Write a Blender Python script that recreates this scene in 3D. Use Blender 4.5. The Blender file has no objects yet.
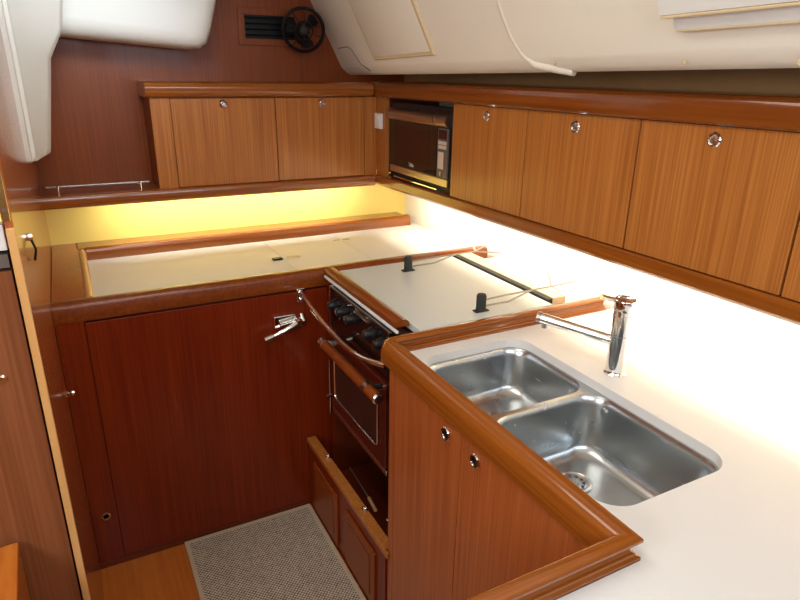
import bpy, bmesh, math, random
from mathutils import Vector, Matrix, Quaternion
random.seed(7)
S = bpy.context.scene
COL = S.collection
PI = math.pi

# ------------------------------------------------------------------ camera
cam_d = bpy.data.cameras.new('camera'); cam = bpy.data.objects.new('camera', cam_d); COL.objects.link(cam)
pitch, yaw, roll, F_PX = math.radians(20.33), math.radians(28.0), math.radians(0.89), 620.9
fw = Vector((math.sin(yaw)*math.cos(pitch), math.cos(yaw)*math.cos(pitch), -math.sin(pitch)))
r0 = Vector((math.cos(yaw), -math.sin(yaw), 0)); u0 = r0.cross(fw)
rt = r0*math.cos(roll) + u0*math.sin(roll); up = u0*math.cos(roll) - r0*math.sin(roll)
m = Matrix((rt, up, -fw)).transposed().to_4x4(); m.translation = (0, 0, 1.58)
cam.matrix_world = m
cam_d.sensor_width = 36; cam_d.lens = F_PX/800*36; cam_d.clip_start = 0.02
S.camera = cam

# ------------------------------------------------------------------ view, world, lights
S.view_settings.view_transform = 'Standard'; S.view_settings.look = 'None'
S.view_settings.exposure = 0.08; S.view_settings.gamma = 1.0; S.view_settings.use_curve_mapping = False
W = bpy.data.worlds.new('world'); S.world = W; W.use_nodes = True
W.node_tree.nodes['Background'].inputs[0].default_value = (0.75, 0.82, 0.9, 1)
W.node_tree.nodes['Background'].inputs[1].default_value = 0.3

def area(name, loc, target, sx, sy, power, color, spread=PI):
    d = bpy.data.lights.new(name, 'AREA'); d.shape = 'RECTANGLE'; d.size = sx; d.size_y = sy
    d.energy = power; d.color = color; d.spread = spread
    o = bpy.data.objects.new(name, d); COL.objects.link(o); o.location = loc
    o.rotation_euler = (Vector(target)-Vector(loc)).to_track_quat('-Z', 'Y').to_euler()
    return o
# daylight through the companionway above and behind the photographer
area('companionway_daylight', (-0.05, -0.75, 2.0), (0.45, 1.5, 0.7), 0.7, 0.6, 14, (0.88, 0.94, 1.0))
area('saloon_daylight', (0.9, -0.9, 1.75), (0.3, 2.6, 1.6), 0.9, 0.4, 9, (0.74, 0.87, 1.0))
# strip lights under the overhead cabinets
area('strip_light_right', (1.235, 1.33, 1.118), (1.43, 1.33, 0.93), 2.24, 0.025, 10, (1.0, 0.90, 0.68), math.radians(150))
area('strip_light_back', (0.62, 2.50, 1.122), (0.62, 2.66, 0.98), 1.0, 0.02, 4.0, (1.0, 0.95, 0.74), math.radians(150))
# windows of the saloon on the left plus added fill lights overhead
area('saloon_window', (-1.25, 0.2, 1.65), (0.8, 0.9, 0.9), 1.1, 0.5, 21, (0.97, 0.97, 0.97))
area('ceiling_fill', (0.2, 1.0, 2.02), (0.2, 1.0, 0.0), 0.5, 0.9, 7, (1.0, 0.93, 0.80))  # added overhead fill that lifts the ambient level, no lamp fitting here
area('beam_fill', (0.20, 1.75, 2.03), (0.15, 2.5, 1.72), 0.4, 0.3, 1.9, (0.80, 0.91, 1.0), math.radians(80))  # cool light added to brighten the headliner beam

# ------------------------------------------------------------------ materials
def nt(name):
    m = bpy.data.materials.new(name); m.use_nodes = True
    return m, m.node_tree, m.node_tree.nodes['Principled BSDF']
def plain(name, col, rough=0.5, metal=0.0, coat=0.0, noise=0.0, nscale=40, bump=0.0, spec=0.5, emis=None, estr=0):
    m, t, b = nt(name)
    b.inputs['Base Color'].default_value = (*col, 1); b.inputs['Roughness'].default_value = rough
    b.inputs['Metallic'].default_value = metal; b.inputs['Coat Weight'].default_value = coat
    b.inputs['Specular IOR Level'].default_value = spec
    tc = t.nodes.new('ShaderNodeTexCoord'); n = t.nodes.new('ShaderNodeTexNoise')
    n.inputs['Scale'].default_value = nscale; n.inputs['Detail'].default_value = 4
    t.links.new(tc.outputs['Object'], n.inputs['Vector'])
    if noise:
        mx = t.nodes.new('ShaderNodeMix'); mx.data_type = 'RGBA'
        mx.inputs[6].default_value = (*[c*(1-noise) for c in col], 1); mx.inputs[7].default_value = (*[min(1, c*(1+noise)) for c in col], 1)
        t.links.new(n.outputs['Fac'], mx.inputs[0]); t.links.new(mx.outputs[2], b.inputs['Base Color'])
    if bump:
        bp = t.nodes.new('ShaderNodeBump'); bp.inputs['Strength'].default_value = bump; bp.inputs['Distance'].default_value = 0.002
        t.links.new(n.outputs['Fac'], bp.inputs['Height']); t.links.new(bp.outputs[0], b.inputs['Normal'])
    if emis:
        b.inputs['Emission Color'].default_value = (*emis, 1); b.inputs['Emission Strength'].default_value = estr
    return m
def wood(name, dark, light, axis='z', rough=0.3, coat=0.35, fine=150, contrast=1.0):
    m, t, b = nt(name)
    tc = t.nodes.new('ShaderNodeTexCoord'); mp = t.nodes.new('ShaderNodeMapping')
    sc = {'x': (2.5, fine, fine), 'y': (fine, 2.5, fine), 'z': (fine, fine, 2.5)}[axis]
    mp.inputs['Scale'].default_value = sc
    t.links.new(tc.outputs['Object'], mp.inputs['Vector'])
    n1 = t.nodes.new('ShaderNodeTexNoise'); n1.inputs['Scale'].default_value = 1; n1.inputs['Detail'].default_value = 3
    t.links.new(mp.outputs[0], n1.inputs['Vector'])
    mp2 = t.nodes.new('ShaderNodeMapping'); mp2.inputs['Scale'].default_value = tuple(s/6 if s > 3 else 0.8 for s in sc)
    t.links.new(tc.outputs['Object'], mp2.inputs['Vector'])
    n2 = t.nodes.new('ShaderNodeTexNoise'); n2.inputs['Scale'].default_value = 1; n2.inputs['Detail'].default_value = 2
    t.links.new(mp2.outputs[0], n2.inputs['Vector'])
    ad = t.nodes.new('ShaderNodeMath'); ad.operation = 'MULTIPLY_ADD'; ad.inputs[1].default_value = 0.72
    hm = t.nodes.new('ShaderNodeMath'); hm.operation = 'MULTIPLY'; hm.inputs[1].default_value = 0.28
    t.links.new(n2.outputs['Fac'], hm.inputs[0]); t.links.new(n1.outputs['Fac'], ad.inputs[0]); t.links.new(hm.outputs[0], ad.inputs[2])
    cr = t.nodes.new('ShaderNodeValToRGB')
    cr.color_ramp.elements[0].position = 0.5-0.16/contrast; cr.color_ramp.elements[0].color = (*dark, 1)
    cr.color_ramp.elements[1].position = 0.5+0.16/contrast; cr.color_ramp.elements[1].color = (*light, 1)
    t.links.new(ad.outputs[0], cr.inputs[0]); t.links.new(cr.outputs[0], b.inputs['Base Color'])
    b.inputs['Roughness'].default_value = rough; b.inputs['Coat Weight'].default_value = coat; b.inputs['Coat Roughness'].default_value = 0.08; b.inputs['Specular IOR Level'].default_value = 0.32
    bp = t.nodes.new('ShaderNodeBump'); bp.inputs['Strength'].default_value = 0.06; bp.inputs['Distance'].default_value = 0.001
    t.links.new(n1.outputs['Fac'], bp.inputs['Height']); t.links.new(bp.outputs[0], b.inputs['Normal'])
    return m
def brushed(name, col, axis='y', rough=0.28):
    m, t, b = nt(name)
    b.inputs['Base Color'].default_value = (*col, 1); b.inputs['Metallic'].default_value = 1
    tc = t.nodes.new('ShaderNodeTexCoord'); mp = t.nodes.new('ShaderNodeMapping')
    mp.inputs['Scale'].default_value = {'y': (60, 3, 60), 'x': (3, 60, 60)}[axis]
    n = t.nodes.new('ShaderNodeTexNoise'); n.inputs['Scale'].default_value = 1
    t.links.new(tc.outputs['Object'], mp.inputs[0]); t.links.new(mp.outputs[0], n.inputs['Vector'])
    mr = t.nodes.new('ShaderNodeMapRange'); mr.inputs[3].default_value = rough-0.01; mr.inputs[4].default_value = rough+0.01
    t.links.new(n.outputs['Fac'], mr.inputs[0]); t.links.new(mr.outputs[0], b.inputs['Roughness'])
    return m
def weave(name):
    m, t, b = nt(name)
    tc = t.nodes.new('ShaderNodeTexCoord')
    mp = t.nodes.new('ShaderNodeMapping'); mp.inputs['Rotation'].default_value = (0, 0, math.radians(45)); mp.inputs['Scale'].default_value = (115, 115, 1)
    ck = t.nodes.new('ShaderNodeTexVoronoi'); ck.inputs['Scale'].default_value = 1; ck.inputs['Randomness'].default_value = 0.12
    n = t.nodes.new('ShaderNodeTexNoise'); n.inputs['Scale'].default_value = 60
    t.links.new(tc.outputs['Object'], mp.inputs[0]); t.links.new(mp.outputs[0], ck.inputs['Vector']); t.links.new(tc.outputs['Object'], n.inputs['Vector'])
    ad = t.nodes.new('ShaderNodeMath'); ad.operation = 'MULTIPLY_ADD'; ad.inputs[1].default_value = 0.22
    t.links.new(n.outputs['Fac'], ad.inputs[0]); t.links.new(ck.outputs['Distance'], ad.inputs[2])
    cr = t.nodes.new('ShaderNodeValToRGB')
    cr.color_ramp.elements[0].position = 0.33; cr.color_ramp.elements[0].color = (0.62, 0.54, 0.43, 1)
    cr.color_ramp.elements[1].position = 0.68; cr.color_ramp.elements[1].color = (0.09, 0.065, 0.05, 1)
    t.links.new(ad.outputs[0], cr.inputs[0]); t.links.new(cr.outputs[0], b.inputs['Base Color'])
    b.inputs['Roughness'].default_value = 0.95
    bp = t.nodes.new('ShaderNodeBump'); bp.inputs['Strength'].default_value = 0.5; bp.inputs['Distance'].default_value = 0.002; bp.invert = True
    t.links.new(ck.outputs['Distance'], bp.inputs['Height']); t.links.new(bp.outputs[0], b.inputs['Normal'])
    return m

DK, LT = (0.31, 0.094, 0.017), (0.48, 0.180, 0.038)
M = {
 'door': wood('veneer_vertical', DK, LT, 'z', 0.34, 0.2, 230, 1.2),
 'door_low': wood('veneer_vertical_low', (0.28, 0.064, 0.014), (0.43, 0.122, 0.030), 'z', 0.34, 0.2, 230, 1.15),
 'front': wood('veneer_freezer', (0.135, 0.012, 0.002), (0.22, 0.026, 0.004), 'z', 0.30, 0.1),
 'wall': wood('veneer_bulkhead', (0.185, 0.036, 0.005), (0.27, 0.060, 0.009), 'z', 0.36, 0.08),
 'side': wood('veneer_partition', (0.36, 0.105, 0.03), (0.46, 0.145, 0.045), 'z', 0.22, 0.5),
 'trim_x': wood('solid_trim_x', (0.205, 0.049, 0.005), (0.32, 0.096, 0.011), 'x', 0.22, 0.6, 140, 0.75),
 'trim_y': wood('solid_trim_y', (0.205, 0.049, 0.005), (0.32, 0.096, 0.011), 'y', 0.22, 0.6, 140, 0.75),
 'rail': wood('solid_rail_brown', (0.155, 0.034, 0.004), (0.24, 0.063, 0.008), 'y', 0.22, 0.6, 90),
 'darktrim': wood('solid_trim_dark', (0.145, 0.028, 0.003), (0.23, 0.052, 0.006), 'y', 0.3, 0.3, 90),
 'pale': wood('pale_edge_wood', (0.62, 0.33, 0.11), (0.74, 0.43, 0.17), 'z', 0.35, 0.3, 80),
 'floor': wood('floor_planks', (0.42, 0.105, 0.012), (0.54, 0.17, 0.022), 'y', 0.35, 0.3, 60),
 'walnut': wood('veneer_shaded_brown', (0.20, 0.066, 0.024), (0.28, 0.10, 0.04), 'z', 0.3, 0.3),
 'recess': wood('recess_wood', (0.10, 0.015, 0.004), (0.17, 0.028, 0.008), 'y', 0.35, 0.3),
 'counter': plain('solid_surface_white', (0.74, 0.74, 0.73), 0.35, noise=0.015, nscale=300),
 'lid': plain('lid_laminate_white', (0.62, 0.66, 0.63), 0.35, noise=0.01, nscale=200),
 'splash': plain('backsplash_cream', (0.84, 0.80, 0.70), 0.45, noise=0.01),
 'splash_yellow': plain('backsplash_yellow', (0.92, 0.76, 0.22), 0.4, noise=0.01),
 'liner': plain('moulded_liner_cream', (0.86, 0.82, 0.71), 0.5, noise=0.02, nscale=8),
 'liner_white': plain('moulded_liner_white', (0.78, 0.78, 0.74), 0.4, noise=0.015, nscale=8),
 'shade': plain('cream_edge_band', (0.70, 0.56, 0.34), 0.6, noise=0.03),
 'hull': plain('hull_lining_brown', (0.42, 0.23, 0.09), 0.8, noise=0.1, nscale=20, bump=0.2),
 'chrome': plain('chrome', (0.86, 0.85, 0.83), 0.08, 1.0, noise=0.02),
 'satin': plain('satin_steel', (0.70, 0.69, 0.66), 0.25, 1.0, noise=0.03),
 'bowl': brushed('brushed_steel_bowl', (0.50, 0.53, 0.55), 'y', 0.27),  # slight blue tint stands in for cool daylight on the steel
 'steelband': brushed('brushed_steel_band', (0.62, 0.56, 0.46), 'y', 0.34),
 'darkband': brushed('bronze_band', (0.50, 0.41, 0.33), 'y', 0.35),
 'wire': plain('dull_steel_wire', (0.30, 0.28, 0.25), 0.35, 0.8, noise=0.05),
 'hinge': plain('pale_brass_anodised', (0.86, 0.76, 0.50), 0.4, 0.6, noise=0.03),
 'brass': plain('brass', (0.80, 0.58, 0.22), 0.25, 1.0, noise=0.05),
 'black': plain('black_plastic', (0.008, 0.008, 0.009), 0.35, noise=0.1, spec=0.25),
 'rubber': plain('black_rubber', (0.02, 0.022, 0.02), 0.65, noise=0.1),
 'glass': plain('black_glass', (0.008, 0.006, 0.006), 0.06, coat=0.5, noise=0.05),
 'oven_glass': plain('smoked_oven_glass', (0.03, 0.018, 0.012), 0.12, coat=0.5, noise=0.05),
 'enamel': plain('dark_enamel', (0.10, 0.016, 0.008), 0.2, 0.3, coat=0.5, noise=0.05),
 'white': plain('white_plastic', (0.80, 0.80, 0.78), 0.4, noise=0.01),
 'ivory': plain('ivory_plastic', (0.72, 0.62, 0.36), 0.4, noise=0.02),
 'grey': plain('grey_plastic', (0.13, 0.11, 0.095), 0.4, noise=0.05),
 'rug': weave('flat_weave_rug'),
 'rugedge': plain('rug_binding', (0.50, 0.40, 0.28), 0.9, noise=0.1, nscale=200),
 'seam': plain('dark_seam', (0.10, 0.07, 0.05), 0.8, noise=0.1),
 'led_warm': plain('led_diffuser_warm', (0.9, 0.85, 0.7), 0.5, noise=0.01, emis=(1, 0.9, 0.65), estr=4),
 'led_yellow': plain('led_diffuser_yellow', (0.9, 0.8, 0.4), 0.5, noise=0.01, emis=(1, 0.72, 0.15), estr=3),
}

# ------------------------------------------------------------------ mesh builder
class MB:
    def __init__(s): s.v = []; s.f = []
    def add(s, vs, fs, mat=None):
        o = len(s.v)
        for v in vs:
            v = Vector(v)
            if mat is not None: v = mat @ v
            s.v.append(v)
        s.f += [[i+o for i in f] for f in fs]
        return s
    def box(s, x0, x1, y0, y1, z0, z1, mat=None):
        vs = [(x, y, z) for x in (x0, x1) for y in (y0, y1) for z in (z0, z1)]
        return s.add(vs, [(0,1,3,2),(4,6,7,5),(0,4,5,1),(2,3,7,6),(0,2,6,4),(1,5,7,3)], mat)
    def hexa(s, p):  # 8 points: bottom loop 4, top loop 4
        return s.add(p, [(3,2,1,0),(4,5,6,7),(0,1,5,4),(1,2,6,5),(2,3,7,6),(3,0,4,7)])
    def loft(s, loops, cap0=True, cap1=True, closed=True):
        n = len(loops[0]); vs = [p for l in loops for p in l]; fs = []
        for k in range(len(loops)-1):
            for i in range(n if closed else n-1):
                j = (i+1) % n; fs.append((k*n+i, k*n+j, (k+1)*n+j, (k+1)*n+i))
        if cap0: fs.append(tuple(range(n))[::-1])
        if cap1: fs.append(tuple(range((len(loops)-1)*n, len(loops)*n)))
        return s.add(vs, fs)
    def tube(s, pts, r, seg=12, caps=True):
        pts = [Vector(p) for p in pts]; rs = r if isinstance(r, (list, tuple)) else [r]*len(pts)
        loops = []; ref = None
        for i, p in enumerate(pts):
            d = (pts[min(i+1, len(pts)-1)]-pts[max(i-1, 0)]).normalized()
            if ref is None:
                ref = Vector((0, 0, 1)) if abs(d.z) < 0.9 else Vector((1, 0, 0))
                ref = (ref - d*ref.dot(d)).normalized()
            else: ref = (ref - d*ref.dot(d)).normalized()
            b = d.cross(ref)
            loops.append([p+(ref*math.cos(a)+b*math.sin(a))*rs[i] for a in [2*PI*k/seg for k in range(seg)]])
        return s.loft(loops, caps, caps)
    def lathe(s, prof, c, d=(0, 0, 1), seg=28):
        q = Vector((0, 0, 1)).rotation_difference(Vector(d).normalized()); c = Vector(c)
        loops = [[c+q@Vector((r*math.cos(2*PI*k/seg), r*math.sin(2*PI*k/seg), h)) for k in range(seg)] for r, h in prof]
        return s.loft(loops)
    def build(s, name, mat, parent=None, bevel=0, seg=2, angle=35, root=None):
        off = Vector((0, 0, 0))
        if parent is not None:
            q = parent
            while q is not None:
                off += q.location; q = q.parent
        me = bpy.data.meshes.new(name)
        me.from_pydata([tuple(v-off) for v in s.v], [], s.f)
        bm = bmesh.new(); bm.from_mesh(me); bmesh.ops.recalc_face_normals(bm, faces=bm.faces); bm.to_mesh(me); bm.free()
        me.materials.append(M[mat] if isinstance(mat, str) else mat)
        for p in me.polygons: p.use_smooth = True
        me.set_sharp_from_angle(angle=math.radians(angle))
        o = bpy.data.objects.new(name, me); COL.objects.link(o)
        if parent is not None: o.parent = parent
        if bevel:
            b = o.modifiers.new('bevel', 'BEVEL'); b.width = bevel; b.segments = seg; b.limit_method = 'ANGLE'; b.angle_limit = math.radians(40); b.harden_normals = True
        return o
def B(*a): return MB().box(*a)
def tag(o, label, cat, group=None):
    o['label'] = label; o['category'] = cat
    if group: o['group'] = group
    return o
def thing(name, loc, label, cat, group=None):
    o = bpy.data.objects.new(name, None); COL.objects.link(o); o.location = loc; o.empty_display_size = 0.05
    return tag(o, label, cat, group)
def struct(o): o['kind'] = 'structure'; return o
def copy_tree(o, parent=None):
    c = o.copy(); COL.objects.link(c); c.parent = parent
    for ch in [x for x in COL.objects if x.parent == o]: copy_tree(ch, c)
    return c

def arc(cx, cy, r, a0, a1, n=8): return [(cx+r*math.cos(math.radians(a0+(a1-a0)*i/n)), cy+r*math.sin(math.radians(a0+(a1-a0)*i/n))) for i in range(n+1)]
def rrect(x0, x1, y0, y1, r, n=8):
    return arc(x1-r, y0+r, r, -90, 0, n)+arc(x1-r, y1-r, r, 0, 90, n)+arc(x0+r, y1-r, r, 90, 180, n)+arc(x0+r, y0+r, r, 180, 270, n)
def plate(outer, holes, z0, z1):
    """flat slab with holes"""
    bm = bmesh.new(); edges = []
    for lp in [outer]+holes:
        vs = [bm.verts.new((x, y, z0)) for x, y in lp]
        edges += [bm.edges.new((vs[i], vs[(i+1) % len(vs)])) for i in range(len(vs))]
    bmesh.ops.triangle_fill(bm, use_beauty=True, use_dissolve=False, edges=edges)
    ex = bmesh.ops.extrude_face_region(bm, geom=list(bm.faces))
    for v in [g for g in ex['geom'] if isinstance(g, bmesh.types.BMVert)]: v.co.z = z1
    bm.verts.index_update()
    mb = MB().add([v.co.copy() for v in bm.verts], [[v.index for v in f.verts] for f in bm.faces]); bm.free()
    return mb
def sweep(path, prof, side=1, i0=0, i1=None):
    """prof: (offset, z) polygon carried along a horizontal path, offset to the right of travel * side, mitred"""
    loops = []; n = len(path)
    for i, p in enumerate(path):
        p = Vector(p); dirs = []
        if i > 0: dirs.append((p-Vector(path[i-1])).normalized())
        if i < n-1: dirs.append((Vector(path[i+1])-p).normalized())
        nr = [Vector((d.y, -d.x))*side for d in dirs]
        nn = nr[0] if len(nr) == 1 else (nr[0]+nr[1]).normalized()
        k = 1/max(0.3, nn.dot(nr[0]))
        loops.append([(p.x+nn.x*o*k, p.y+nn.y*o*k, z) for o, z in prof])
    return MB().loft(loops[i0:(i1+1) if i1 is not None else None])

# =================================================================== SETTING
XP = -0.105           # partition face
YB, XR = 2.66, 1.43   # backsplash planes
struct(B(-1.4, 1.6, -1.5, 2.9, -0.06, 0.0).build('floor', 'floor'))
struct(B(XP-0.03, 1.6, YB, YB+0.03, 0, 2.1).build('wall_back', 'wall'))
# backsplash below the overhead cabinets
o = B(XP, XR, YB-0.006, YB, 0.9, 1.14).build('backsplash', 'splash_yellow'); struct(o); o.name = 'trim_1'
struct(B(XR, XR+0.03, -1.5, YB, 0, 1.50).build('wall_right', 'splash'))
struct(B(XR-0.012, XR+0.03, -1.5, YB, 1.5, 1.9).build('trim_2', 'hull'))
# partition on the left with its pale end grain
struct(B(XP-0.014, XP, 1.306, YB, 0, 2.1).build('wall_left', 'side'))
struct(MB().box(XP-0.014, XP+0.001, 1.300, 1.308, 0, 1.30).build('trim_3', 'pale', bevel=0.002))
struct(B(-1.4, -1.37, -1.5, 2.9, 0, 2.1).build('wall_port', 'wall'))
struct(B(-1.4, XR, -1.5, -1.47, 0, 2.1).build('wall_rear', 'wall'))
struct(B(-1.4, 1.02, -1.5, 2.9, 2.04, 2.08).build('ceiling', 'liner'))

# moulded cabin side liner: a sloping cream panel extruded along y with a rolled lower lip
def lx(z): return 1.126-0.523*(z-1.556)
def liner(y0, y1, dz0, dz1, name, off=0.0):
    mb = MB(); loops = []
    N = 8
    for k in range(N+1):
        t = k/N; y = y0+(y1-y0)*t; dz = dz0+(dz1-dz0)*t
        zb = 1.556+dz
        x = lambda z, e=0: lx(z)-0.0+off*-1+e
        loops.append([(x(2.06), y, 2.06), (x(1.70), y, 1.70), (x(zb+0.036), y, zb+0.036), (x(zb+0.030)+0.003, y, zb+0.028),
                      (x(zb+0.012)+0.014, y, zb+0.010), (x(zb)+0.026, y, zb), (x(zb)+0.05, y, zb+0.002), (x(zb)+0.24, y, zb+0.09), (1.50, y, zb+0.4), (1.50, y, 2.06)])
    return mb.loft(loops)
lin1 = struct(liner(YB, 1.42, 0.0, 0.022, 'ceiling').build('ceiling', 'liner', angle=50))
lin2 = struct(liner(1.41, -1.4, 0.022, 0.080, 'ceiling', 0.010).build('ceiling', 'liner', angle=50))
# rolled joint between the two liner panels
nrm = Vector((1, 0, 0.523)).normalized()
def onl(y, z, d=0.0):
    p = Vector((lx(z), y, z)) - nrm*d
    return p
struct(MB().tube([onl(1.24, 1.575, -0.022), onl(1.30, 1.590, -0.008), onl(1.345, 1.598, -0.003), onl(1.385, 1.625, -0.003), onl(1.407, 1.665, -0.003), onl(1.415, 1.72, -0.003), onl(1.415, 2.03, -0.003)], 0.014, 12).build('trim_4', 'liner'))
# thin access-panel joint near the corner
struct(MB().tube([onl(2.60, 1.66, 0), onl(2.50, 1.665, 0), onl(2.47, 1.655, 0), onl(2.44, 1.60, 0), onl(2.38, 1.575, 0)], 0.0016, 6).build('trim_5', 'seam'))
# transverse headliner beam with a column down the partition
mb = MB()
zb = 1.672
sec = []
prof = [(-0.10, 0.004), (0.02, 0.0), (0.29, -0.020), (0.44, -0.031), (0.485, -0.029), (0.510, -0.012), (0.528, 0.03), (0.562, 0.15), (0.62, 0.37), (-0.10, 0.37)]
def loop(y, ins):
    return [(x-(ins if x > 0.3 else 0), y, zb+dz+(ins if dz < 0.3 else 0)) for x, dz in prof]
mb.loft([loop(YB, 0), loop(2.49, 0.0), loop(2.468, 0.006), loop(2.450, 0.018), loop(2.438, 0.036), loop(2.433, 0.058)])
struct(mb.build('trim_6', 'liner_white', angle=60))
mb = MB()
def colloop(z, ins):
    x1 = XP+0.064+max(0, z-1.332)*0.16-ins; y0, y1 = 2.10+ins, 2.44-ins
    return [(XP, y1, z), (XP, y0, z), (XP+0.012, y0+0.002, z), (XP+0.015, y0+0.03, z), (XP+0.024, y0+0.034, z), (XP+0.028, y0+0.06, z),
            (x1-0.012, y0+0.14, z), (x1, y0+0.20, z), (x1, y1, z)]
mb.loft([colloop(1.312, 0.010), colloop(1.318, 0.003), colloop(1.332, 0), colloop(1.5, 0), colloop(1.60, 0), colloop(1.68, -0.03), colloop(2.03, -0.03)])
struct(mb.build('trim_7', 'liner_white', angle=50))
# floor plank seams

# =================================================================== RIGHT OVERHEAD CABINETS
XF = 1.17
def zb_(y): return 1.113+(2.43-y)*0.014         # lower edge rises slightly towards the camera
YN = -0.45
t = thing('overhead_cabinet', (XF, 1.2, 1.11), 'long row of orange-brown wooden overhead lockers on the right wall, with a microwave built in', 'cabinet')
mb = MB()
# carcass in pieces leaving the microwave niche open
mb.box(XF+0.018, XR, YN, 1.845, 1.175, 1.49)
mb.box(XF+0.018, XR, 2.36, 2.43, 1.175, 1.49)
mb.box(XF+0.018, XR, YN, 2.43, 1.485, 1.50)
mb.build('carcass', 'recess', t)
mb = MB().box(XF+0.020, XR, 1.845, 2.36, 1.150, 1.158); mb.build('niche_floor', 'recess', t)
# bottom rail with lip that hides the strip light
n = 6; loops = []
for k in range(n+1):
    y = 2.43+(YN-2.43)*k/n; z = zb_(y)
    loops.append([(XF-0.004, y, z+0.004), (XF+0.004, y, z), (XF+0.022, y, z), (XF+0.022, y, z+0.022), (XR, y, z+0.022), (XR, y, z+0.05), (XF-0.004, y, z+0.05-0.006), (XF-0.010, y, z+0.04), (XF-0.010, y, z+0.012)])
MB().loft(loops).build('bottom_rail', 'trim_y', t, angle=30)
# top rail with a rolled nose
loops = []
for k in range(n+1):
    y = 2.47+(YN-2.47)*k/n; dz = (2.43-y)*0.006
    loops.append([(XF-0.012, y, 1.476+dz), (XF-0.020, y, 1.482+dz), (XF-0.024, y, 1.512+dz), (XF-0.020, y, 1.525+dz), (XF-0.008, y, 1.533+dz), (XF+0.01, y, 1.535+dz), (XR, y, 1.535+dz), (XR, y, 1.50+dz), (XF+0.01, y, 1.476+dz)])
MB().loft(loops).build('top_rail', 'rail', t, angle=30)
# filler at the corner
MB().hexa([(XF, 2.352, 1.158), (XF+0.018, 2.352, 1.158), (XF+0.018, 2.43, 1.158), (XF, 2.43, 1.158), (XF, 2.352, 1.475), (XF+0.018, 2.352, 1.475), (XF+0.018, 2.43, 1.475), (XF, 2.43, 1.475)]).build('filler_panel', 'door', t)
def latch(parent, y, z, x=XF, r=0.0145, button='satin'):
    l = MB().lathe([(r*1.0, 0), (r*1.1, 0.003), (r*0.95, 0.006), (r*0.78, 0.006), (r*0.72, 0.002), (0.0005, 0.002)], (x, y, z), (-1, 0, 0), 24).build('latch', 'chrome', parent)
    MB().lathe([(r*0.70, 0.001), (r*0.70, 0.004), (r*0.45, 0.005), (0.0005, 0.005)], (x, y, z), (-1, 0, 0), 20).build('latch_button', button, l)
    return l
ed = [1.842, 1.449, 1.044, 0.650, 0.255, -0.14]
kn = [(1.645, 1.450), (1.251, 1.449), (0.849, 1.456), (0.45, 1.457), (0.06, 1.457)]
for i in range(5):
    y1, y0 = ed[i]-0.0025, ed[i+1]+0.0025
    zt = lambda y: 1.474+(2.43-y)*0.006
    zl = lambda y: zb_(y)+0.046
    d = MB().hexa([(XF, y0, zl(y0)), (XF+0.018, y0, zl(y0)), (XF+0.018, y1, zl(y1)), (XF, y1, zl(y1)), (XF, y0, zt(y0)), (XF+0.018, y0, zt(y0)), (XF+0.018, y1, zt(y1)), (XF, y1, zt(y1))]).build('door', 'door', t, bevel=0.0012)
    latch(d, *kn[i])
w = B(XF-0.012, XF, 2.372, 2.432, 1.350, 1.412).build('wall_switch', 'white', None, bevel=0.003); w.name = 'light_switch'
tag(w, 'small white square switch plate in the cabinet corner beside the microwave', 'switch')
MB().box(XF-0.015, XF-0.012, 2.385, 2.419, 1.362, 1.400).build('rocker', 'white', w, bevel=0.001)
# strip light fittings
f = B(1.225, 1.245, 0.22, 2.42, 1.121, 1.129).build('strip_light', 'led_warm'); f.location.z = 0.0
tag(f, 'warm white strip light hidden under the right overhead lockers', 'light')
f = B(0.12, 1.12, 2.49, 2.51, 1.1235, 1.1275).build('strip_light', 'led_yellow')
tag(f, 'yellow strip light hidden under the back wall lockers', 'light')

# microwave
t = thing('microwave', (1.19, 2.10, 1.166), 'built-in microwave with black glass door and steel bands in the right wall lockers', 'microwave')
y0, y1, z0, z1 = 1.875, 2.347, 1.1585, 1.462
X = 1.190
B(X+0.02, XR-0.02, y0, y1, z0, z1-0.02).build('body', 'black', t)
B(X+0.004, X+0.02, y0, y1, z0, z1).build('front_frame', 'black', t, bevel=0.003)
d = B(X-0.004, X+0.004, 1.968, y1, 1.216, 1.400).build('door', 'glass', t, bevel=0.002)
B(X-0.0048, X-0.004, 2.02, 2.27, 1.245, 1.375).build('window', plain('door_window_red_black', (0.035, 0.008, 0.006), 0.15, noise=0.05), d)
# curved handle band
def band(ya, yb): 
    pr = [(0.004, 1.392), (-0.010, 1.394), (-0.020, 1.402), (-0.024, 1.414), (-0.022, 1.426), (-0.012, 1.436), (0.004, 1.440)]
    return MB().loft([[(X+dx, y, z-0.0) for dx, z in pr] for y in (ya, yb)])
band(1.972, y1-0.012).build('door_handle', 'darkband', d, angle=60)
band(1.885, 1.968).build('upper_band', 'darkband', t, angle=60)
B(X-0.006, X+0.004, 1.885, y1-0.012, 1.187, 1.214).build('lower_band', 'steelband', t, bevel=0.002)
cp = B(X-0.003, X+0.004, 1.895, 1.964, 1.216, 1.390).build('control_panel', 'grey', t, bevel=0.001)
B(X-0.005, X-0.003, 1.902, 1.957, 1.352, 1.384).build('display', plain('display_dark_red', (0.05, 0.008, 0.008), 0.2, noise=0.05), cp)
mb = MB()
for r in range(2):
    for c in range(3): mb.box(X-0.005, X-0.003, 1.903+c*0.0185, 1.919+c*0.0185, 1.318+r*0.015, 1.330+r*0.015)
mb.build('keypad', plain('keypad_cream', (0.62, 0.52, 0.42), 0.4, noise=0.02), cp)
B(X-0.006, X-0.003, 1.918, 1.954, 1.247, 1.307).build('start_button', plain('button_cream', (0.62, 0.52, 0.40), 0.4, noise=0.02), cp, bevel=0.002)
MB().lathe([(0.009, 0), (0.009, 0.004), (0.0005, 0.004)], (X-0.003, 1.933, 1.230), (-1, 0, 0), 16).build('open_button', 'darkband', cp)
B(X-0.010, X+0.003, 1.95, 2.29, 1.168, 1.173).build('plinth_strip', 'chrome', t)
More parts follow.
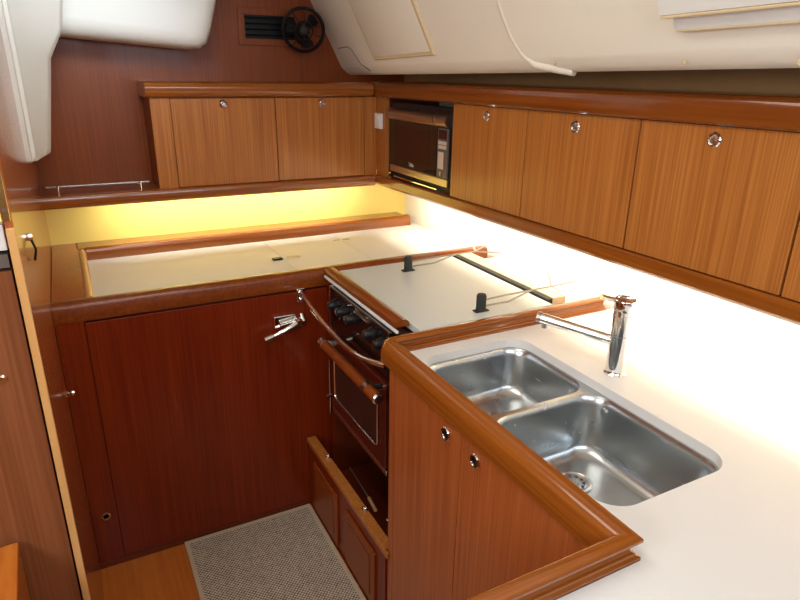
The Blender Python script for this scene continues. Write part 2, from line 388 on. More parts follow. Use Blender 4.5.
def text(body, loc, rot, size, mat, parent, name):
    c = bpy.data.curves.new(name, 'FONT'); c.body = body; c.size = size; c.extrude = 0.0003; c.align_x = 'CENTER'
    o = bpy.data.objects.new(name, c); COL.objects.link(o)
    dg = bpy.context.evaluated_depsgraph_get(); me = bpy.data.meshes.new_from_object(o.evaluated_get(dg))
    bpy.data.objects.remove(o); me.materials.clear(); me.materials.append(M[mat])
    q = bpy.data.objects.new(name, me); COL.objects.link(q); q.parent = parent
    off = Vector((0, 0, 0)); a = parent
    while a is not None: off += a.location; a = a.parent
    q.location = Vector(loc)-off; q.rotation_euler = rot
    return q
text('Teka', (X-0.005, 2.155, 1.226), (PI/2, 0, -PI/2), 0.020, 'white', d, 'logo')

# =================================================================== BACK OVERHEAD CABINETS
YF = 2.43
t = thing('wall_cabinet', (0.285, YF, 1.155), 'two-door orange-brown wooden locker unit on the back wall, under the fan', 'cabinet')
B(0.287, XF-0.002, YF+0.018, YB, 1.156, 1.49).build('carcass', 'wall', t)
B(0.285, 0.352, YF, YF+0.018, 1.156, 1.474).build('stile', 'door', t)
B(1.112, XF-0.002, YF, YF+0.018, 1.156, 1.474).build('stile', 'door', t)
for a, b, k in ((0.354, 0.735, 0.539), (0.738, 1.110, 0.928)):
    d = B(a, b, YF, YF+0.018, 1.158, 1.473).build('door', 'door', t, bevel=0.0012)
    l = MB().lathe([(0.0145, 0), (0.016, 0.003), (0.014, 0.006), (0.011, 0.006), (0.010, 0.002), (0.0005, 0.002)], (k, YF, 1.452), (0, -1, 0), 24).build('latch', 'chrome', d)
    MB().lathe([(0.008, 0.002), (0.008, 0.007), (0.006, 0.010), (0.0005, 0.010)], (k, YF, 1.452), (0, -1, 0), 20).build('latch_button', 'satin', l)
pr = [(0.012, 1.476), (-0.010, 1.477), (-0.019, 1.483), (-0.023, 1.494), (-0.022, 1.512), (-0.014, 1.524), (0.0, 1.529), (YB-YF, 1.529), (YB-YF, 1.476)]
MB().loft([[(x, YF+a, z) for a, z in pr] for x in (0.272, XF-0.026)]).build('top_rail', 'trim_x', t, angle=30)
t = thing('wall_shelf', (0.3, YF, 1.11), 'dark red wooden shelf with a front lip running under the back wall lockers', 'shelf')
B(XP, XF-0.012, YF+0.02, YB-0.006, 1.128, 1.155).build('board', 'wall', t)
pr = [(0.02, 1.112), (-0.006, 1.112), (-0.012, 1.118), (-0.014, 1.140), (-0.010, 1.152), (-0.002, 1.156), (0.012, 1.156), (0.02, 1.150)]
MB().loft([[(x, YF+a, z) for a, z in pr] for x in (XP, XF-0.012)]).build('lip', 'trim_x', t, angle=30)
t = thing('shelf_rail', (0.1, 2.445, 1.155), 'thin chrome rail on two short posts at the left end of the back shelf', 'rail')
MB().tube([(-0.082, 2.445, 1.183), (0.252, 2.445, 1.183)], 0.0050, 10).build('bar', 'satin', t)
for x in (-0.045, 0.222):
    MB().lathe([(0.009, 0), (0.009, 0.003), (0.004, 0.005), (0.004, 0.028), (0.006, 0.030), (0.006, 0.035), (0.0005, 0.036)], (x, 2.445, 1.152), (0, 0, 1), 14).build('post', 'chrome', t)

# vent
t = thing('air_vent', (0.77, YB, 1.74), 'black louvred air vent in a wooden frame, behind the fan on the back wall', 'vent')
x0, x1, z0, z1 = 0.672, 0.93, 1.665, 1.80
mb = MB()
mb.box(x0, x1, YB-0.008, YB, z0, z0+0.024); mb.box(x0, x1, YB-0.008, YB, z1-0.024, z1)
mb.box(x0, x0+0.026, YB-0.008, YB, z0+0.024, z1-0.024); mb.box(x1-0.026, x1, YB-0.008, YB, z0+0.024, z1-0.024)
mb.build('frame', 'wall', t, bevel=0.001)
B(x0+0.026, x1-0.026, YB-0.003, YB, z0+0.024, z1-0.024).build('backing', 'black', t)
for k in range(4):
    z = z0+0.030+k*0.021
    MB().hexa([(x0+0.027, YB-0.012, z), (x1-0.027, YB-0.012, z), (x1-0.027, YB-0.004, z+0.008), (x0+0.027, YB-0.004, z+0.008),
               (x0+0.027, YB-0.012, z+0.003), (x1-0.027, YB-0.012, z+0.003), (x1-0.027, YB-0.004, z+0.011), (x0+0.027, YB-0.004, z+0.011)]).build('louvre', 'black', t)

# fan
fc = Vector((0.905, 2.55, 1.722)); fd = Vector((-0.25, -0.9, -0.1)).normalized()
t = thing('cabin_fan', fc, 'small black cabin fan with an open wire cage beside the ceiling liner', 'fan')
q = Vector((0, 0, 1)).rotation_difference(fd)
def ring(c, r, tr, h=0, seg=36):
    pts = [c+q@Vector((r*math.cos(2*PI*k/seg), r*math.sin(2*PI*k/seg), h)) for k in range(seg+1)]
    return pts
mb = MB()
for r, h in ((0.078, 0.0), (0.082, -0.012), (0.076, -0.026), (0.034, 0.018)): mb.tube(ring(fc, r, 0.002, h), 0.003 if r != 0.082 else 0.0048, 6)
for k in range(10):
    a = 2*PI*k/10
    mb.tube([fc+q@Vector((0.018*math.cos(a), 0.018*math.sin(a), 0.022)), fc+q@Vector((0.05*math.cos(a), 0.05*math.sin(a), 0.016)), fc+q@Vector((0.081*math.cos(a), 0.081*math.sin(a), -0.012)), fc+q@Vector((0.074*math.cos(a), 0.074*math.sin(a), -0.03))], 0.0018, 5)
mb.build('cage', 'black', t)
MB().lathe([(0.024, -0.03), (0.024, 0.0), (0.018, 0.014), (0.010, 0.02), (0.0005, 0.021)], fc, fd).build('hub', 'rubber', t)
for k in range(3):
    a0 = 2*PI*k/3+0.5
    loops = []
    for r, w_ in ((0.018, 0.25), (0.035, 0.40), (0.055, 0.46), (0.068, 0.34)):
        tl = 0.012
        loops.append([fc+q@Vector((r*math.cos(a0+s2*w_), r*math.sin(a0+s2*w_), -0.008+s2*tl+e)) for s2, e in ((-1, -0.001), (0, 0.002), (1, -0.001), (1, -0.0025), (0, 0.0), (-1, -0.0025))])
    MB().loft(loops).build('blade', 'black', t)
MB().lathe([(0.020, 0), (0.026, 0.012), (0.028, 0.03), (0.024, 0.045)], fc-fd*0.065, fd).build('motor', 'black', t)
mb = MB().tube([fc-fd*0.05, (fc-fd*0.07)+Vector((0, 0.0, -0.01)), Vector((0.93, YB-0.012, 1.70))], 0.008, 10)
mb.lathe([(0.028, 0), (0.028, 0.006), (0.02, 0.012), (0.0005, 0.012)], (0.93, YB-0.008, 1.70), (0, -1, 0)); mb.build('bracket', 'black', t)

# =================================================================== FREEZER COUNTER
YFZ = 1.905
t = thing('freezer_cabinet', (0.30, YFZ, 0), 'dark red wooden base cabinet under the back counter, with a chrome lever latch', 'cabinet')
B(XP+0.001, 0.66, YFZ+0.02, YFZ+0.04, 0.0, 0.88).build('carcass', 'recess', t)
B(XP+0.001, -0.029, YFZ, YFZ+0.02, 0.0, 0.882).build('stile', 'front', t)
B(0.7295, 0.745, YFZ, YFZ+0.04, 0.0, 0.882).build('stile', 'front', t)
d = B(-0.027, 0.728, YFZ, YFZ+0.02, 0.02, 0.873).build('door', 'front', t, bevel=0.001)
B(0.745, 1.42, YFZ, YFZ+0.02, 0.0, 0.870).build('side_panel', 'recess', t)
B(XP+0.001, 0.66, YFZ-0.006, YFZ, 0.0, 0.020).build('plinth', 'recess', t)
MB().lathe([(0.013, 0), (0.014, 0.003), (0.011, 0.004), (0.0085, 0.003), (0.008, 0.0), (0.0005, 0.0)], (-0.063, YFZ, 0.199), (0, -1, 0), 20).build('finger_ring', 'satin', t)
# lever latch
h = MB().box(0.530, 0.606, YFZ-0.014, YFZ, 0.758, 0.800).build('latch', 'chrome', t, bevel=0.004)
mb = MB().tube([(0.615, YFZ-0.028, 0.775), (0.59, YFZ-0.034, 0.766), (0.55, YFZ-0.036, 0.752), (0.515, YFZ-0.038, 0.742)], [0.010, 0.010, 0.007, 0.007], 12)
mb.tube([(0.520, YFZ-0.038, 0.743), (0.488, YFZ-0.040, 0.735)], [0.010, 0.012], 12)
mb.build('lever', 'chrome', h)
mb = MB().lathe([(0.014, 0), (0.014, 0.02), (0.009, 0.03), (0.0005, 0.03)], (0.612, YFZ-0.010, 0.775), (0, -1, 0), 18)
mb.tube([(0.628, YFZ-0.006, 0.795), (0.632, YFZ-0.02, 0.775), (0.628, YFZ-0.006, 0.752)], 0.007, 10)
mb.tube([(0.548, YFZ-0.018, 0.775), (0.60, YFZ-0.018, 0.782)], 0.010, 12)
mb.build('hinge_barrel', 'chrome', h)
# rod and catch at the stove end
mb = MB().tube([(0.725, YFZ-0.006, 0.60), (0.725, YFZ-0.006, 0.38)], 0.0025, 8)
mb.tube([(0.710, YFZ-0.010, 0.455), (0.748, YFZ-0.010, 0.462)], 0.005, 8)
mb.build('bolt', 'satin', t)

# worktop of the freezer
lids = [(0.676, 'A'), (0.982, 'B')]
t = thing('freezer_worktop', (0.7, 2.2, 0.88), 'white back worktop with two flush cold box lids, framed by wooden fiddles', 'worktop')
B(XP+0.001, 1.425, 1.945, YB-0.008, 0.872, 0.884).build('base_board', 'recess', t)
B(0.008, 0.675, 1.945, 2.51, 0.884, 0.895).build('surface', 'counter', t, bevel=0.0008)
B(0.6765, 0.982, 1.945, 2.51, 0.884, 0.895).build('cold_box_lid', 'counter', t, bevel=0.0008)
B(0.9835, 1.425, 1.945, YB-0.008, 0.884, 0.895).build('surface', 'counter', t, bevel=0.0008)
B(0.632, 0.670, 2.212, 2.236, 0.895, 0.902).build('lid_catch', 'black', t, bevel=0.002)
mb = MB().add([(x, y, 0.8953) for x, y in rrect(0.690, 0.745, 2.215, 2.243, 0.012, 5)]+[(x, y, 0.8985) for x, y in rrect(0.692, 0.743, 2.217, 2.241, 0.010, 5)], [])
lp0 = [(x, y, 0.895) for x, y in rrect(0.690, 0.745, 2.215, 2.243, 0.012, 5)]; lp1 = [(x, y, 0.8985) for x, y in rrect(0.692, 0.743, 2.217, 2.241, 0.010, 5)]
MB().loft([lp0, lp1]).build('lid_catch', 'ivory', t)
mb = MB()
for a, b in ((0.948, 0.982), (0.988, 1.022)):
    mb.loft([[(x, y, 0.895) for x, y in rrect(a, b, 2.388, 2.402, 0.006, 4)], [(x, y, 0.897) for x, y in rrect(a+.001, b-.001, 2.389, 2.401, 0.005, 4)]])
mb.build('lid_hinge', 'darkband', t)

# wooden surround
def fid(o_):  # moulded fiddle: outer face at 0, inner foot at o_
    w_ = o_
    return [(0.0, 0.880), (0.0, 0.904), (0.004, 0.920), (0.010, 0.930), (0.018, 0.9355), (0.029, 0.937), (0.0375, 0.9355), (0.0400, 0.932), (0.0395, 0.927), (0.033, 0.924),
            (0.0275, 0.918), (0.0265, 0.911), (0.030, 0.906), (0.034, 0.905), (0.035, 0.902), (0.0400, 0.900), (0.0400, 0.880)]
t = thing('counter_surround', (0.0, 2.0, 0.88), 'reddish wooden fiddle frame around the back counter, against the left partition', 'counter frame')
pf = [(0.0, 0.882), (0.0, 0.926), (0.004, 0.934), (0.014, 0.938), (0.040, 0.938), (0.050, 0.934), (0.055, 0.922), (0.055, 0.882)]
sweep([(XP+0.001, YFZ-0.002), (1.395, YFZ-0.002)], pf, -1).build('front_fiddle', 'darktrim', t, angle=50)
mb = MB().box(XP+0.001, -0.014, 1.960, YB-0.008, 0.884, 0.931); mb.build('side_board', 'side', t, bevel=0.002)
sweep([(-0.014, 1.957), (-0.014, 2.515)], [(0, 0.884), (0, 0.930), (0.005, 0.937), (0.014, 0.938), (0.021, 0.932), (0.023, 0.922), (0.023, 0.884)], 1).build('side_fiddle', 'pale', t, angle=50)
pl = [(0.0, 0.8855), (0.0, 0.926), (0.004, 0.936), (0.012, 0.940), (0.030, 0.941), (0.040, 0.938), (0.044, 0.931), (0.044, 0.8855)]
sweep([(0.009, 2.512), (1.385, 2.512)], pl, -1).build('back_fiddle', 'trim_x', t, angle=50)
B(-0.020, 1.383, 2.557, YB-0.008, 0.896, 0.931).build('ledge', 'trim_x', t, bevel=0.001)

# partition hook and knob
t = thing('hook', (XP, 1.565, 1.22), 'small chrome-headed coat hook with a dark stem on the left partition', 'hook')
MB().lathe([(0.008, 0), (0.009, 0.004), (0.007, 0.010), (0.0005, 0.012)], (XP, 1.565, 1.221), (1, 0, 0), 16).build('head', 'chrome', t)
MB().tube([(XP+0.006, 1.565, 1.218), (XP+0.012, 1.57, 1.19), (XP+0.006, 1.575, 1.165)], [0.003, 0.0025, 0.003], 8).build('stem', 'black', t)
o = MB().lathe([(0.010, 0), (0.011, 0.003), (0.005, 0.010), (0.008, 0.016), (0.007, 0.022), (0.0005, 0.024)], (XP, 1.846, 0.689), (1, 0, 0), 18).build('door_stop', 'chrome')
tag(o, 'small chrome stud low on the left partition, beside the dark base cabinet', 'stud')

# =================================================================== STOVE
t = thing('stove', (0.95, 1.58, 0.35), 'gimballed galley stove with black knob panel and glass oven door, below the white lid', 'stove')
y0, y1 = 1.375, 1.80
B(0.715, 1.20, y0, y1, 0.45, 0.90).build('body', 'enamel', t, bevel=0.004)
B(0.697, 0.715, y0, y1, 0.775, 0.912).build('control_panel', 'glass', t, bevel=0.002)
B(0.711, 0.718, y0-0.02, y1+0.09, 0.915, 0.922).build('top_edge', 'white', t, bevel=0.001)
B(0.697, 0.72, y1-0.001, y1+0.008, 0.76, 0.914).build('side_edge', 'satin', t)
B(0.692, 0.697, 1.50, 1.60, 0.895, 0.900).build('badge', 'satin', t)
for y, z in ((1.745, 0.868), (1.675, 0.870), (1.605, 0.871), (1.475, 0.872), (1.405, 0.870)):
    k = MB().lathe([(0.020, 0), (0.020, 0.006), (0.016, 0.010), (0.014, 0.026), (0.011, 0.030), (0.0005, 0.030)], (0.697, y, z), (-1, 0, 0), 22).build('knob', 'black', t)
    MB().box(0.664, 0.670, y-0.0025, y+0.0025, z-0.002, z+0.013).build('pointer', 'satin', k)
    MB().lathe([(0.0215, 0), (0.0215, 0.003), (0.0195, 0.003)], (0.697, y, z), (-1, 0, 0), 22).build('collar', 'black', k)
d = B(0.690, 0.715, y0, y1-0.01, 0.475, 0.757).build('oven_door', 'enamel', t, bevel=0.004)
mb = MB().loft([[(0.690, y, z) for y, z in rrect(y0+0.045, y1-0.05, 0.530, 0.712, 0.02, 5)], [(0.687, y, z) for y, z in rrect(y0+0.045, y1-0.05, 0.530, 0.712, 0.02, 5)]])
g = mb.build('window', 'oven_glass', d)
pts = [(0.686, y, z) for y, z in rrect(y0+0.045, y1-0.05, 0.530, 0.712, 0.02, 5)]; MB().tube(pts+[pts[0]], 0.0028, 6, False).build('window_trim', 'satin', g)
h = MB().tube([(0.640, 1.325, 0.752), (0.640, 1.40, 0.752), (0.640, 1.56, 0.752), (0.640, 1.73, 0.752)], [0.015, 0.0155, 0.0155, 0.015], 16).build('handle', 'wall', d)
for y, ye, sg in ((1.392, 1.325, -1), (1.722, 1.730, 1)):
    mb = MB().tube([(0.690, y, 0.744), (0.655, y, 0.750)], 0.009, 10); mb.lathe([(0.0165, -0.012), (0.0165, 0.012)], (0.640, y, 0.752), (0, 1, 0), 16)
    mb.build('handle_mount', 'satin', h)
    MB().lathe([(0.0160, 0), (0.0160, 0.004), (0.012, 0.008), (0.0005, 0.009)], (0.640, ye, 0.752), (0, sg, 0), 16).build('handle_end_cap', 'satin', h)
B(0.694, 0.72, y0, y1-0.01, 0.452, 0.470).build('bottom_edge', 'satin', t, bevel=0.002)

# crash bar in front of the stove
t = thing('crash_bar', (0.62, 1.9, 0.86), 'bowed chrome grab bar running across the front of the stove', 'bar')
P_ = [Vector(p) for p in ((0.630, 1.885, 0.872), (0.618, 1.80, 0.872), (0.610, 1.70, 0.868), (0.606, 1.58, 0.862), (0.606, 1.47, 0.857), (0.612, 1.39, 0.858), (0.628, 1.335, 0.860), (0.650, 1.300, 0.860))]
sm = []
for i in range(len(P_)-1):
    a = P_[max(i-1, 0)]; b = P_[i]; c = P_[i+1]; d_ = P_[min(i+2, len(P_)-1)]
    for k in range(5):
        u = k/5; sm.append(0.5*((2*b)+(-a+c)*u+(2*a-5*b+4*c-d_)*u*u+(-a+3*b-3*c+d_)*u**3))
sm.append(P_[-1])
MB().tube(sm, 0.0075, 14).build('bar', 'chrome', t)
mb = MB().box(0.616, 0.644, YFZ-0.006, YFZ-0.0005, 0.838, 0.884); mb.tube([(0.630, YFZ-0.002, 0.870), (0.630, YFZ-0.022, 0.866)], 0.010, 12); mb.tube([(0.630, YFZ-0.002, 0.846), (0.630, YFZ-0.014, 0.846)], 0.006, 12)
mb.build('mount', 'chrome', t, bevel=0.002)

# wooden bar over the stove front edge
o = sweep([(0.717, 1.902), (0.717, 1.375)], [(0, 0.924), (0, 0.934), (0.004, 0.940), (0.012, 0.943), (0.034, 0.943), (0.042, 0.938), (0.045, 0.928), (0.045, 0.924)], -1)
o = o.build('stove_fiddle', 'darktrim', None, angle=50)
tag(o, 'dark red wooden rail between the black stove panel and the white stove lid', 'rail')

# white lid over the hob
t = thing('stove_cover', (1.0, 1.62, 0.905), 'large white flap covering the stove top, between the two wooden fiddles', 'cover')
B(0.768, 1.224, 1.326, 1.903, 0.906, 0.928).build('panel', 'lid', t, bevel=0.003)
B(1.226, 1.245, 1.350, 1.895, 0.906, 0.934).build('edge_seal', 'rubber', t, bevel=0.002)
hg = B(1.247, 1.300, 1.352, 1.893, 0.906, 0.936).build('hinge_rail', 'hinge', t, bevel=0.002)
# cream ledge between stove and wall
o = B(1.305, 1.428, 1.348, 1.903, 0.86, 0.895).build('stove_ledge', 'counter'); o.name = 'worktop'
tag(o, 'narrow white worktop strip between the stove cover and the right wall', 'worktop')
# pot clamps
def pot_clamp(base, tips, cross, label):
    t = thing('pot_clamp', base, label, 'pot clamp', None)
    x, y, z = base
    mb = MB().box(x-0.022, x+0.022, y-0.011, y+0.011, z, z+0.004); mb.lathe([(0.015, 0), (0.015, 0.006), (0.012, 0.008)], (x, y, z+0.004)); mb.build('foot', 'rubber', t, bevel=0.001)
    MB().lathe([(0.013, 0.008), (0.0145, 0.012), (0.0145, 0.046), (0.012, 0.052), (0.0005, 0.053)], (x, y, z)).build('thumb_knob', 'rubber', t)
    a = Vector((x, y, z+0.022)); e = Vector(tips)
    for dy, dz in ((0.010, 0.008), (-0.008, -0.006)):
        m_ = a.lerp(e, 0.35)+Vector((0, dy, dz-0.004))
        MB().tube([a+Vector((0.012, dy*0.6, dz)), m_, a.lerp(e, 0.7)+Vector((0, 0, 0.004)), e], 0.003, 8).build('rod', 'wire', t)
    mb = MB()
    for p in cross: mb.tube([e, Vector(p)], 0.0026, 8)
    mb.build('fork', 'wire', t)
pot_clamp((0.987, 1.800, 0.928), (1.285, 1.830, 0.955), [(1.375, 1.885, 0.955), (1.38, 1.80, 0.945), (1.29, 1.87, 0.99)], 'black pot clamp with wire fork at the far edge of the white stove cover')
pot_clamp((0.995, 1.372, 0.928), (1.275, 1.395, 0.955), [(1.375, 1.40, 0.955), (1.30, 1.372, 0.940), (1.275, 1.42, 1.000)], 'black pot clamp with wire fork at the cover edge nearest the sink')

# =================================================================== LOCKER BELOW THE STOVE
t = thing('stove_locker', (0.63, 1.58, 0), 'low open-topped wooden locker with two panelled doors, under the stove', 'cabinet')
mb = MB(); z = 0.0
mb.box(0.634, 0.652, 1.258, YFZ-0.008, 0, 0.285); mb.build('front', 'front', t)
MB().loft([[(0.628, 1.236, z), (0.636, 1.236, z), (0.636, 1.258, z), (0.662, 1.258, z), (0.662, YFZ-0.008, z), (0.628, YFZ-0.008, z)] for z in (0.285, 0.303)]).build('ledge', 'door', t, bevel=0.002)
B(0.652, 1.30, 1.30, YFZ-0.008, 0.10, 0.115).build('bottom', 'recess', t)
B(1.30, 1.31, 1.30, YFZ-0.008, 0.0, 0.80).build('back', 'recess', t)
for a, b in ((1.612, 1.832), (1.318, 1.538)):
    d = B(0.626, 0.634, a, b, 0.032, 0.238).build('door', 'wall', t, bevel=0.003)
    i = B(0.6235, 0.626, a+0.03, b-0.03, 0.062, 0.208).build('raised_panel', 'wall', d, bevel=0.004)
for y in (1.745, 1.435):
    MB().lathe([(0.010, 0), (0.011, 0.003), (0.010, 0.008), (0.006, 0.009), (0.005, 0.004), (0.0005, 0.004)], (0.652, y, 0.303), (0, 0, 1), 18).build('catch', 'chrome', t)
o = thing('prop_stick', (0.72, 1.62, 0.12), 'thin dark stick leaning inside the open locker under the stove', 'stick')
MB().tube([(0.74, 1.76, 0.225), (0.705, 1.52, 0.27)], 0.0028, 8).build('shaft', 'seam', o)
MB().tube([(0.705, 1.52, 0.27), (0.690, 1.44, 0.285)], 0.006, 8).build('handle', 'hull', o)
o = MB().lathe([(0.012, 0), (0.012, 0.006), (0.006, 0.010), (0.0005, 0.010)], (0.80, 1.56, 0.115), (0, 0, 1), 16).build('ring_catch', 'chrome')
tag(o, 'tiny chrome catch on the dark floor of the locker under the stove', 'catch')

# =================================================================== PENINSULA
X0 = 0.637
t = thing('sink_cabinet', (X0, 0.9, 0), 'orange-brown wooden base cabinet with round chrome latches under the sink', 'cabinet')
mb = MB()
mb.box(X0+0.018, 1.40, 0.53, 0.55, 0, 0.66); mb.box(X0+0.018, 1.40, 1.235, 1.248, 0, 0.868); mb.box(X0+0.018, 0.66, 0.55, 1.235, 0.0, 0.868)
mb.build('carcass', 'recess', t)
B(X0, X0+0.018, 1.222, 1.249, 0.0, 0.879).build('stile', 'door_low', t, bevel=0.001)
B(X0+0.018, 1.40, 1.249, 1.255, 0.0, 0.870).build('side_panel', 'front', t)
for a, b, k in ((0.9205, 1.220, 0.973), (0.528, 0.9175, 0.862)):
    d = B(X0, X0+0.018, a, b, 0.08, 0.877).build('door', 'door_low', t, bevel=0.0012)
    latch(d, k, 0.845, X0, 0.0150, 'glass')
# return cabinet running towards the left of the camera
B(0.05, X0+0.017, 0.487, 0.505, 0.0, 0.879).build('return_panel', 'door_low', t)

# worktop with the sink cut-out
OX0, OX1, OY0, OY1 = 0.710, 1.030, 0.577, 1.234
outer = [(0.673, 1.281), (0.673, 0.481), (0.05, 0.481), (0.05, -0.45), (1.428, -0.45), (1.428, 1.281)]
w = plate(outer, [rrect(OX0, OX1, OY0, OY1, 0.060, 10)], 0.872, 0.895).build('worktop', 'counter', bevel=0)
tag(w, 'white L-shaped worktop holding the double sink and tap', 'worktop')

# fiddle around the peninsula
t = thing('worktop_fiddle', (0.66, 0.9, 0.88), 'moulded reddish wooden fiddle along the edge of the white sink worktop', 'edging')
cx, cy, r = 0.632+0.042, 1.322-0.042, 0.042
path = [(1.402, 1.322)] + [(x, y) for x, y in arc(cx, cy, r, 90, 180, 10)] + [(0.632, 0.522), (0.05, 0.522)]
PF = fid(0.062)
n_ = len(path)
sweep(path, PF, -1, 0, 1).build('back_moulding', 'trim_x', t, angle=28)
sweep(path, PF, -1, 1, n_-2).build('front_moulding', 'trim_y', t, angle=28)
sweep(path, PF, -1, n_-2, n_-1).build('return_moulding', 'trim_x', t, angle=28)

# sink
t = thing('double_sink', (0.87, 0.9, 0.72), 'brushed steel double-bowl sink set under the white worktop', 'sink')
bowls = [(0.712, 1.026, 0.953, 1.230, 0.058, 0.735), (0.712, 1.026, 0.581, 0.941, 0.058, 0.715)]
plate(rrect(OX0-0.012, OX1+0.012, OY0-0.012, OY1+0.012, 0.06, 10), [rrect(a, b, c, d, e, 10) for a, b, c, d, e, f in bowls], 0.8695, 0.8715).build('flange', 'bowl', t)
for a, b, c, d, e, zf in bowls:
    loops = []
    def lp(ins, z, rr):
        return [(x, y, z) for x, y in rrect(a+ins, b-ins, c+ins, d-ins, rr, 10)]
    loops.append(lp(0, 0.871, e)); loops.append(lp(0.003, 0.866, e)); loops.append(lp(0.006, 0.852, e)); loops.append(lp(0.012, zf+0.04, e))
    for k in range(1, 7):
        an = k/6*PI/2; loops.append(lp(0.012+0.035*(1-math.cos(an)), zf+0.04-0.035*math.sin(an), e+0.004*k/6))
    loops.append(lp(0.065, zf+0.003, 0.04))
    mx, my = (a+b)/2, (c+d)/2
    n = len(loops[0]); loops.append([(mx+(x-mx)*0.35, my+(y-my)*0.35, zf) for x, y, z in loops[-1]])
    bw = MB().loft(loops, cap0=False, cap1=True).build('bowl', 'bowl', t, angle=60)
    dx, dy = (0.900, 0.845) if c < 0.9 else (mx, my-0.02)
    MB().lathe([(0.040, 0.0), (0.040, 0.004), (0.034, 0.005), (0.030, 0.002), (0.012, 0.001), (0.010, 0.006), (0.0005, 0.006)], (dx, dy, zf+0.0005), (0, 0, 1), 28).build('drain', 'satin', bw)
    mb = MB()
    for k in range(10):
        aa = 2*PI*k/10; mb.lathe([(0.0032, 0), (0.0032, 0.0012)], (dx+0.021*math.cos(aa), dy+0.021*math.sin(aa), zf+0.002), (0, 0, 1), 8)
    mb.build('drain_holes', 'seam', bw)
    yy = 1.000 if c > 0.9 else 0.895
    MB().lathe([(0.010, 0), (0.010, 0.003), (0.006, 0.004), (0.0005, 0.004)], (b-0.009, yy, 0.840), (-1, 0, 0), 16).build('overflow', 'satin', bw)

# tap
fx, fy, fz = 1.104, 0.955, 0.895
t = thing('tap', (fx, fy, fz), 'chrome mixer tap with a round column and a straight spout on the sink worktop', 'tap')
MB().lathe([(0.0275, 0), (0.0275, 0.003), (0.0245, 0.006), (0.0235, 0.012), (0.0225, 0.058), (0.0225, 0.060)], (fx, fy, fz), (0, 0, 1), 36).build('base', 'chrome', t, angle=40)
MB().lathe([(0.0235, 0.0605), (0.0235, 0.1015), (0.0225, 0.1020)], (fx, fy, fz), (0, 0, 1), 36).build('swivel_collar', 'chrome', t)
MB().lathe([(0.0225, 0.1025), (0.0225, 0.150), (0.024, 0.151), (0.024, 0.154), (0.0225, 0.155), (0.0225, 0.166)], (fx, fy, fz), (0, 0, 1), 36).build('column', 'chrome', t)
lv = MB().lathe([(0.0235, 0.0), (0.0250, 0.002), (0.0250, 0.024), (0.0235, 0.027), (0.020, 0.0275), (0.019, 0.024), (0.0005, 0.024)], (fx, fy, fz+0.166), (-0.06, -0.08, 1), 36).build('lever_cap', 'chrome', t)
MB().tube([(fx-0.012, fy+0.012, fz+0.186), (fx-0.036, fy+0.022, fz+0.192), (fx-0.050, fy+0.027, fz+0.197)], [0.006, 0.006, 0.0065], 10).build('lever', 'chrome', lv)
s0 = Vector((fx, fy, fz+0.082)); s1 = Vector((1.000, 1.118, fz+0.103))
sp = MB().tube([s0, s0.lerp(s1, 0.5), s1], [0.0135, 0.0135, 0.0135], 20).build('spout', 'chrome', t)
dd = (s1-s0).normalized()
MB().lathe([(0.0135, 0), (0.0142, 0.002), (0.0142, 0.010), (0.012, 0.012), (0.0005, 0.012)], s1, dd, 20).build('end_cap', 'darkband', sp)
MB().lathe([(0.008, 0), (0.008, 0.018), (0.006, 0.020), (0.0005, 0.020)], s1-dd*0.010+Vector((0, 0, -0.004)), (0, 0, -1), 16).build('aerator', 'satin', sp)

# =================================================================== FLOOR RUG
t = thing('galley_rug', (0.40, 1.3, 0), 'beige and grey flat-weave rug with a pale border on the galley floor', 'rug')
B(0.175, 0.615, 0.75, 1.882, 0.0005, 0.009).build('weave', 'rug', t)
fr = plate([(0.163, 0.738), (0.627, 0.738), (0.627, 1.894), (0.163, 1.894)], [[(0.177, 0.752), (0.613, 0.752), (0.613, 1.880), (0.177, 1.880)]], 0.0005, 0.011)
fr.build('border', 'rugedge', t)

# =================================================================== LINER DETAILS
def slab_on_liner(corners, d0, d1, inset, name, mat, parent=None):
    a = [onl(y, z, d0) for y, z in corners]
    cy = sum(c[0] for c in corners)/4; cz = sum(c[1] for c in corners)/4
    b = [onl(y+(cy-y)*inset, z+(cz-z)*inset, d1) for y, z in corners]
    return MB().loft([a, b]).build(name, mat, parent, bevel=0.002)
t = thing('ceiling_panel', onl(2.05, 1.75), 'framed cream access panel set into the sloping ceiling liner, above the microwave', 'panel')
slab_on_liner([(2.29, 1.612), (1.825, 1.625), (1.825, 1.99), (2.29, 1.99)], 0.0, 0.008, 0.03, 'frame', 'shade', t)
slab_on_liner([(2.275, 1.627), (1.840, 1.640), (1.840, 1.98), (2.275, 1.98)], 0.0085, 0.0105, 0.02, 'insert', 'liner', t)
t = thing('window_blind', onl(0.5, 1.73, 0.02), 'stepped white blind cassette on the sloping liner, above the right wall lockers', 'blind')
slab_on_liner([(0.885, 1.670), (-0.3, 1.690), (-0.3, 1.725), (0.885, 1.725)], 0.0105, 0.030, 0.01, 'lower_step', 'liner_white', t)
slab_on_liner([(0.895, 1.702), (-0.3, 1.725), (-0.3, 1.95), (0.895, 1.95)], 0.030, 0.052, 0.01, 'upper_step', 'liner_white', t)
slab_on_liner([(0.882, 1.667), (-0.3, 1.687), (-0.3, 1.691), (0.882, 1.671)], 0.0105, 0.031, 0.01, 'lower_edge', 'shade', t)
slab_on_liner([(0.892, 1.698), (-0.3, 1.720), (-0.3, 1.725), (0.892, 1.703)], 0.031, 0.053, 0.01, 'upper_edge', 'shade', t)
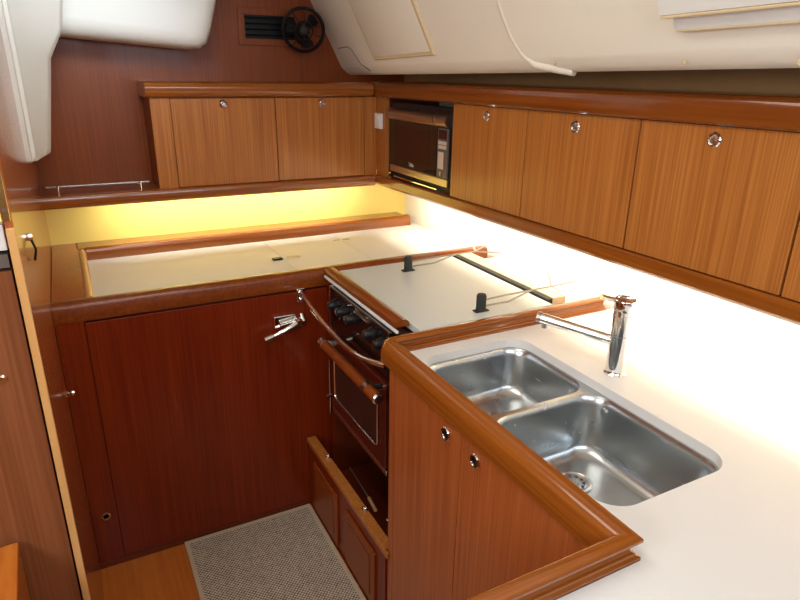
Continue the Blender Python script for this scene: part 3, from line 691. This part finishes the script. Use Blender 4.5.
for y in (1.27, 0.89, 0.665):
    c = onl(y, 1.605, 0.0105)
    o = MB().lathe([(0.0042, -0.004), (0.0042, 0.0005), (0.003, 0.001), (0.0005, 0.001)], c, -nrm, 12).build('liner_screw', 'shade')
    tag(o, 'small cream screw cap in the liner lip, %s' % {1.27: 'leftmost, above the second locker latch', 0.89: 'below the left end of the window blind', 0.665: 'rightmost, near the right edge of view'}[y], 'screw cap', 'screw caps along the ceiling liner lip')

# =================================================================== FAR LEFT
t = thing('brass_hinge', (XP-0.02, 1.30, 1.32), 'long brass hinge strip on the edge of the left partition', 'hinge')
B(XP-0.016, XP-0.002, 1.296, 1.302, 1.315, 1.62).build('leaf', 'brass', t, bevel=0.001)
MB().tube([(XP-0.019, 1.297, 1.315), (XP-0.019, 1.297, 1.62)], 0.004, 10).build('knuckle', 'brass', t)
for z in (1.335, 1.40):
    MB().lathe([(0.004, 0), (0.004, 0.001), (0.0005, 0.001)], (XP-0.009, 1.296, z), (0, -1, 0), 10).build('screw', 'seam', t)
t = thing('side_cabinet', (-0.5, 1.33, 0), 'tall brown cabinet with a white top beyond the left partition', 'cabinet')
B(-1.2, XP-0.020, 1.325, 1.9, 0.0, 1.215).build('carcass', 'walnut', t)
B(-1.2, XP-0.018, 1.318, 1.9, 1.256, 1.304).build('top', 'white', t, bevel=0.002)
B(-1.2, XP-0.018, 1.340, 1.9, 1.216, 1.2555).build('recess', 'black', t)
B(-1.2, XP-0.020, 1.322, 1.34, 1.222, 1.248).build('drawer_front', 'grey', t, bevel=0.001)
MB().lathe([(0.007, 0), (0.008, 0.003), (0.005, 0.006), (0.0005, 0.006)], (-0.178, 1.325, 1.0), (0, -1, 0), 16).build('knob', 'chrome', t)
t = thing('bench', (-0.35, 1.1, 0), 'orange wooden bench corner at the bottom left of the view', 'bench')
MB().hexa([(-0.8, 1.05, 0.3), (-0.222, 1.05, 0.3), (-0.222, 1.315, 0.3), (-0.8, 1.315, 0.3), (-0.8, 1.05, 0.58), (-0.215, 1.05, 0.58), (-0.215, 1.315, 0.625), (-0.8, 1.315, 0.60)]).build('seat', 'floor', t, bevel=0.004)
B(-0.75, -0.26, 1.08, 1.30, 0.0, 0.299).build('base', 'recess', t)
